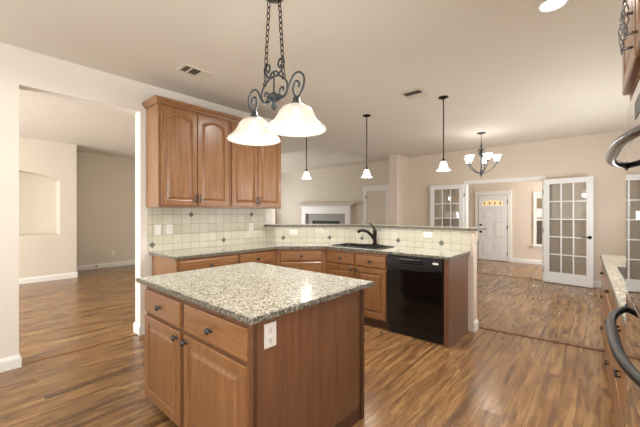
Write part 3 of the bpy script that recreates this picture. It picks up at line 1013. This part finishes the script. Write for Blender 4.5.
casing('trim_6', -2.755, -1.975, DH + 0.02, YE, 0.09, 0.025)

wn = tag(thing('window_1', None, None, (-1.295, YE, 0), 0), kind='structure')
WW, WZ0, WZ1 = 0.36, 0.54, 1.88
bm = newbm(); bx(bm, 0, WW, -0.004, 0.001, WZ0, 1.2); obj('blinds', bm, M['blinds'], wn)
bm = newbm(); bx(bm, 0, WW, -0.004, 0.001, 1.2, WZ1); obj('upper_blinds', bm, M['upper_blind'], wn)
bm = newbm(); bx(bm, 0, WW, -0.010, -0.007, WZ0, WZ1); obj('glass_pane', bm, M['glass'], wn)
bm = newbm()
bx(bm, -0.07, 0.0, -0.03, 0, WZ0 - 0.03, WZ1 + 0.07, 0.003); bx(bm, WW, WW + 0.07, -0.03, 0, WZ0 - 0.03, WZ1 + 0.07, 0.003)
bx(bm, 0.0, WW, -0.03, 0, WZ1, WZ1 + 0.07, 0.003); bx(bm, 0.0, WW, -0.03, 0, WZ0 - 0.03, WZ0, 0.003)
bx(bm, 0, WW, -0.028, -0.002, 1.18, 1.225, 0.002)
bx(bm, -0.11, WW + 0.11, -0.07, 0, WZ0 - 0.06, WZ0 - 0.03, 0.003); bx(bm, -0.08, WW + 0.08, -0.02, 0, WZ0 - 0.13, WZ0 - 0.06, 0.003)
obj('window_frame', bm, M['trim'], wn)

# ------------------------------------------------------------------ living room: door, fireplace
ld = tag(thing('door_2', None, None, (-5.144, 8.0, 0), 0), kind='structure')
bm = newbm(); bx(bm, 0, 0.612, -0.012, -0.002, 0.01, 2.01, 0.002); obj('door_leaf', bm, M['cream_door'], ld)
bm = newbm()
for z in (0.25, 1.05, 1.85): bx(bm, -0.05, -0.03, -0.034, -0.022, z - 0.05, z + 0.05)
obj('hinge', bm, M['iron'], ld)
casing('trim_7', -5.144, -4.532, 2.02, 8.0, 0.14, 0.025)

fp = thing('fireplace', 'white fireplace mantel with grey stone surround on the living room wall', 'fireplace', (-6.72, 8.0, 0), 0)
bm = newbm()
for s in (-1, 1):
    a = s * 0.84; b = s * 1.02
    bx(bm, a, b, -0.12, 0, 0, 1.38, 0.006); bx(bm, s * 0.82, s * 1.04, -0.14, 0, 0, 0.16, 0.006)
bx(bm, -1.02, 1.02, -0.12, 0, 1.36, 1.60, 0.006)
for s in (-1, 1): pass
bx(bm, -1.06, 1.06, -0.15, 0, 1.58, 1.62, 0.008)
obj('surround', bm, M['trim'], fp)
bm = newbm(); bx(bm, -1.32, 1.32, -0.24, 0, 1.655, 1.70, 0.01); bx(bm, -1.16, 1.16, -0.19, 0, 1.62, 1.655, 0.008)
obj('mantel_shelf', bm, M['wall'], fp)
bm = newbm(); bx(bm, -0.84, -0.58, -0.05, 0, 0, 1.36); bx(bm, 0.58, 0.84, -0.05, 0, 0, 1.36); bx(bm, -0.58, 0.58, -0.05, 0, 1.13, 1.36); bx(bm, -0.58, 0.58, -0.05, 0, 0, 0.38)
obj('stone_surround', bm, M['grey_stone'], fp)
bm = newbm(); bx(bm, -0.58, 0.58, -0.012, -0.002, 0.38, 1.13)
for z in (1.05, 1.08, 1.11): bx(bm, -0.56, 0.56, -0.045, -0.012, z - 0.006, z + 0.006)
obj('firebox', bm, M['dark'], fp)

# ------------------------------------------------------------------ ceiling fittings
can = thing('recessed_light', 'round lit recessed ceiling light with a white ring', 'ceiling light', (CANS_AND_FILLS[0][0], CANS_AND_FILLS[0][1], CE), 0)
bm = newbm(); lathe(bm, [(0.098, 0.0), (0.098, -0.006), (0.078, -0.010), (0.074, -0.003), (0.074, 0.0)], seg=36); obj('trim_ring', bm, M['trim'], can)
bm = newbm(); rg = lathe(bm, [(0.074, -0.004), (0.0005, -0.0045)], seg=32); obj('lens', bm, M['can'], can)


def vent(label, cx_, cy_, w, d, cols, rz=0.0, right=0.0):
    v = thing('ceiling_vent', label, 'vent', (cx_, cy_, CE), rz, 'ceiling air vents')
    bm = newbm(); f = 0.03
    bx(bm, -w / 2 - f, w / 2 + f, -d / 2 - f, -d / 2, -0.010, 0, 0.003); bx(bm, -w / 2 - f, w / 2 + f, d / 2, d / 2 + f, -0.010, 0, 0.003)
    bx(bm, -w / 2 - f, -w / 2, -d / 2, d / 2, -0.010, 0, 0.003); bx(bm, w / 2, w / 2 + f, -d / 2, d / 2, -0.010, 0, 0.003)
    for c in cols[1:-1]:
        xx = -w / 2 + w * c; 
        bx(bm, -w / 2, w / 2, 0, 0.0001, -0.002, 0) if False else None
    for c in cols[1:-1]:
        yy = -d / 2 + d * c; bx(bm, -w / 2, w / 2, yy - 0.008, yy + 0.008, -0.010, 0, 0.002)
    obj('frame', bm, M['grille'], v)
    bm = newbm(); bx(bm, -w / 2, w / 2, -d / 2, d / 2, -0.002, -0.0005); obj('backing', bm, M['vent_back'], v)
    bm = newbm()
    for j in range(len(cols) - 1):
        ya, yb = -d / 2 + d * cols[j], -d / 2 + d * cols[j + 1]
        tilt = (1, 1, -1)[j] if len(cols) == 4 else (1, -1)[j % 2]
        k = max(3, int((yb - ya) / 0.024))
        for i in range(k):
            yc = ya + (yb - ya) * (i + .5) / k
            vs = [(-w / 2, yc + tilt * 0.006, -0.002), (w / 2, yc + tilt * 0.006, -0.002), (w / 2, yc - tilt * 0.005, -0.009), (-w / 2, yc - tilt * 0.005, -0.009)]
            q = [bm.verts.new(p) for p in vs]; bm.faces.new(q)
            q2 = [bm.verts.new((p[0], p[1] + 0.0015, p[2])) for p in vs]; bm.faces.new(list(reversed(q2)))
            for a in range(4): bm.faces.new((q[a], q[(a + 1) % 4], q2[(a + 1) % 4], q2[a]))
    obj('louver', bm, M['grille'], v)
    return v


vent('rectangular three-section ceiling vent above the left wall cabinets', -3.18, 1.645, 0.15, 0.24, [0, .27, .73, 1])
vent('square ceiling vent beside the bar pendant lights', -1.73, 3.76, 0.22, 0.24, [0, .5, 1])
bm = newbm(); lathe(bm, [(0.0005, -0.03), (0.05, -0.028), (0.07, -0.012), (0.07, 0)], (-4.47, 6.16, CE), seg=24)  # round ceiling vent, modelled as a plain shallow dome
tag(obj('round_ceiling_vent', bm, M['grille']), 'small round vent on the ceiling at the edge of the living room tray', 'smoke detector')

# ------------------------------------------------------------------ small bar pendants


def pendant(label, x, y, zb):
    p = thing('pendant_light', label, 'pendant light', (x, y, CE), 0, 'glass pendant lights over the raised bar')
    L = CE - zb
    bm = newbm(); rg = lathe(bm, [(0.0005, -0.026), (0.02, -0.024), (0.055, -0.012), (0.062, -0.004), (0.062, 0)], seg=24); obj('canopy', bm, M['bronze'], p)
    bm = newbm(); tube(bm, [(0, 0, -0.02), (0, 0, -L + 0.13)], 0.0075, 8); obj('rod', bm, M['bronze'], p)
    bm = newbm(); lathe(bm, [(0.0005, -L + 0.165), (0.014, -L + 0.16), (0.02, -L + 0.14), (0.022, -L + 0.125), (0.0005, -L + 0.12)], seg=16); obj('socket', bm, M['bronze'], p)
    bm = newbm()
    prof = [(0.024, -L + 0.13), (0.034, -L + 0.12), (0.045, -L + 0.095), (0.052, -L + 0.06), (0.062, -L + 0.03), (0.085, -L + 0.012), (0.086, -L + 0.009), (0.058, -L + 0.028), (0.048, -L + 0.06), (0.04, -L + 0.095), (0.02, -L + 0.125)]
    lathe(bm, prof, seg=48, flute=lambda t, a: 1 + 0.07 * math.cos(8 * a) * math.sin(PI * min(1, t * 1.6) * 0.9) ** 2)
    obj('glass_shade', bm, M['shade_small'], p)
    bm = newbm(); lathe(bm, [(0.0005, -L + 0.02), (0.016, -L + 0.028), (0.026, -L + 0.05), (0.02, -L + 0.08), (0.012, -L + 0.11), (0.0005, -L + 0.12)], seg=16); obj('bulb', bm, M['bulb'], p)
    l = point('pendant_glow', (x, y, zb - 0.03), 4)
    return p


pendant('right-hand glass bar pendant, hanging in front of the far wall near the chandelier', -1.50, 4.10, 1.905)
pendant('middle glass bar pendant, hanging above the sink faucet in front of the living room door', -2.65, 4.10, 1.905)
pendant('left-hand glass bar pendant, hanging beside the upper cabinets above the fireplace mantel', -3.62, 3.80, 1.93)

# ------------------------------------------------------------------ dining chandelier
chx, chy = -1.64, 6.37
ch = thing('chandelier', 'five-light iron chandelier with upturned glass shades in the dining area', 'chandelier', (chx, chy, CE), R(20))
bm = newbm(); lathe(bm, [(0.0005, -0.03), (0.03, -0.028), (0.07, -0.012), (0.075, 0)], seg=24); obj('canopy', bm, M['iron'], ch)
bm = newbm()


def chain(bm, p0, p1, ll=0.042, r=0.0028, w=0.011):
    p0, p1 = Vector(p0), Vector(p1); d = p1 - p0; n = max(2, int(d.length / (ll * 0.78))); d.normalize()
    s = d.cross(Vector((0, 1, 0))); s.normalize(); u = s.cross(d)
    for i in range(n):
        c = p0 + (p1 - p0) * ((i + .5) / n); a = s if i % 2 else u
        h = ll / 2
        tube(bm, [c + a * (w * math.cos(2 * PI * k / 12)) + d * (h * math.sin(2 * PI * k / 12)) for k in range(12)], r, 6, closed=True)


chain(bm, (0, 0, -0.025), (0, 0, -0.17)); obj('chain', bm, M['iron'], ch)
bm = newbm(); lathe(bm, [(0.0005, -0.16), (0.012, -0.17), (0.008, -0.2), (0.022, -0.24), (0.01, -0.27), (0.02, -0.33), (0.034, -0.38), (0.022, -0.43), (0.012, -0.5), (0.012, -0.66), (0.03, -0.73), (0.024, -0.76), (0.01, -0.79), (0.0005, -0.83)], seg=18); obj('center_column', bm, M['iron'], ch)
for i in range(5):
    a = 2 * PI * i / 5; ca, sa = math.cos(a), math.sin(a)
    bm = newbm()
    P5 = [(0.01, -0.74), (0.06, -0.735), (0.13, -0.70), (0.20, -0.64), (0.245, -0.575), (0.25, -0.555)]
    tube(bm, [(q * ca, q * sa, z) for q, z in P5], 0.008, 8)
    lathe(bm, [(0.0005, -0.56), (0.022, -0.558), (0.03, -0.545), (0.02, -0.53), (0.016, -0.52), (0.0005, -0.515)], (0.25 * ca, 0.25 * sa, 0), seg=14)
    arm = obj('arm', bm, M['iron'], ch)
    bm = newbm(); tube(bm, [(q * ca, q * sa, z) for q, z in [(0.02, -0.33), (0.05, -0.29), (0.065, -0.32), (0.05, -0.36), (0.03, -0.42)]], 0.005, 6)
    obj('scroll', bm, M['iron'], ch)
    bm = newbm()
    lathe(bm, [(0.024, -0.54), (0.045, -0.52), (0.056, -0.485), (0.064, -0.45), (0.085, -0.425), (0.087, -0.424), (0.060, -0.452), (0.05, -0.485), (0.04, -0.515), (0.022, -0.533)], (0.25 * ca, 0.25 * sa, 0), seg=32)
    sh = obj('glass_shade', bm, M['shade_small'], arm)
point('chandelier_glow', (chx, chy, CE - 0.62), 12, r=0.3)

# ------------------------------------------------------------------ island light: two alabaster bowls on a scrolled iron frame
LX, LY = -1.655, 1.42
il = thing('island_chandelier', 'grey iron scrollwork light with two white glass bowls hanging over the island', 'chandelier', (LX, LY, 0), 0)


def spiral(c, r0, r1, a0, a1, n=22):
    return [(c[0] + (r0 + (r1 - r0) * i / n) * math.cos(R(a0 + (a1 - a0) * i / n)), 0, c[1] + (r0 + (r1 - r0) * i / n) * math.sin(R(a0 + (a1 - a0) * i / n))) for i in range(n + 1)]


def smooth(pts, n=6):
    pts = [Vector(p) for p in pts]; out = []
    for i in range(len(pts) - 1):
        p0 = pts[max(0, i - 1)]; p1 = pts[i]; p2 = pts[i + 1]; p3 = pts[min(len(pts) - 1, i + 2)]
        for k in range(n):
            t = k / n
            out.append(0.5 * ((2 * p1) + (p2 - p0) * t + (2 * p0 - 5 * p1 + 4 * p2 - p3) * t * t + (3 * p1 - p0 - 3 * p2 + p3) * t ** 3))
    out.append(pts[-1]); return out


SHX = 0.215
bm = newbm(); lathe(bm, [(0.0005, 2.85), (0.05, 2.85), (0.07, 2.838), (0.07, 2.832), (0.02, 2.815), (0.0005, 2.813)], seg=24); obj('canopy', bm, M['iron'], il)
for s in (-1, 1):
    bm = newbm(); chain(bm, (s * 0.052, 0, 2.82), (s * 0.093, 0, 2.29), 0.046, 0.0034, 0.012)
    tube(bm, [(s * 0.096 + 0.016 * math.cos(2 * PI * k / 16), 0, 2.267 + 0.016 * math.sin(2 * PI * k / 16)) for k in range(16)], 0.004, 6, closed=True)
    obj('chain', bm, M['bronze'], il)
bm = newbm(); lathe(bm, [(0.0005, 2.335), (0.008, 2.33), (0.006, 2.31), (0.006, 2.19), (0.02, 2.18), (0.045, 2.165), (0.05, 2.15), (0.045, 2.14), (0.02, 2.125), (0.012, 2.11), (0.022, 2.095), (0.018, 2.08), (0.0005, 2.06)], seg=20); obj('center_stem', bm, M['iron'], il)
for s in (-1, 1):
    bm = newbm()
    # tall inner scroll: curls out at the top, sweeps down and curls in at the bottom
    pts = [(x_, z_) for x_, z_ in [(0.075, 2.352), (0.060, 2.338), (0.044, 2.355), (0.050, 2.385), (0.078, 2.392), (0.100, 2.366), (0.085, 2.328), (0.035, 2.290), (0.012, 2.30)]]
    tube(bm, smooth([(s * a, 0, b) for a, b in pts]), 0.0065, 8)
    pts = [(0.008, 2.325), (0.03, 2.318), (0.055, 2.285), (0.098, 2.260), (0.130, 2.215), (0.125, 2.165), (0.092, 2.138), (0.060, 2.160), (0.064, 2.198), (0.094, 2.200), (0.094, 2.176)]
    tube(bm, smooth([(s * a, 0, b) for a, b in pts]), 0.0065, 8)
    obj('scroll', bm, M['iron'], il)
    bm = newbm()
    pts = [(0.03, 2.135), (0.09, 2.135), (0.125, 2.155), (0.155, 2.205), (0.190, 2.250), (0.240, 2.255), (0.280, 2.215), (0.275, 2.155), (0.235, 2.105), (0.198, 2.122), (0.186, 2.165), (0.208, 2.205), (0.240, 2.190), (0.236, 2.162)]
    tube(bm, smooth([(s * a, 0, b) for a, b in pts]), 0.0068, 8)
    arm = obj('arm', bm, M['iron'], il)
    bm = newbm(); lathe(bm, [(0.0005, 2.11), (0.014, 2.108), (0.022, 2.098), (0.022, 2.075), (0.034, 2.068), (0.038, 2.045), (0.032, 2.04), (0.0005, 2.038)], (s * SHX, 0, 0), seg=18); obj('socket', bm, M['iron'], arm)
    bm = newbm()
    prof = [(0.030, 2.052), (0.062, 2.048), (0.088, 2.034), (0.108, 2.010), (0.122, 1.978), (0.138, 1.952), (0.162, 1.930), (0.184, 1.910), (0.190, 1.898), (0.187, 1.894), (0.180, 1.905), (0.158, 1.924), (0.132, 1.948), (0.116, 1.976), (0.102, 2.005), (0.084, 2.027), (0.060, 2.041), (0.028, 2.045)]
    lathe(bm, prof, (s * SHX, 0, 0), seg=48)
    obj('glass_bowl', bm, M['shade'], il)
    bm = newbm(); lathe(bm, [(0.0005, 1.925), (0.018, 1.928), (0.032, 1.945), (0.035, 1.965), (0.026, 1.99), (0.014, 2.015), (0.012, 2.04)], (s * SHX, 0, 0), seg=20); obj('bulb', bm, M['bulb'], il)
    point('bowl_glow', (LX + s * SHX, LY, 1.915), 3.2, r=0.03)
    # lamp added above the bowl to brighten the ceiling; the bowl opens downward
    point('ceiling_fill', (LX + s * SHX, LY + 0.07, 2.13), 0.9, r=0.04)

# ------------------------------------------------------------------ small things on the side room's far wall
bm = newbm(); tube(bm, [(-9.404, 2.31, 0.07), (-9.33, 2.31, 0.07)], 0.008, 8, rads=[0.01, 0.016]); lathe(bm, [(0.0005, 0), (0.02, 0), (0.02, 0.015), (0.0005, 0.017)], (-9.335, 2.31, 0.07), 'X', 12)
tag(obj('door_stop', bm, M['stopper']), 'small dark door stop on the baseboard of the side room', 'door stop')
plate('cream outlet low on the far wall of the side room', (-9.419, 2.69, 0.36), R(90))
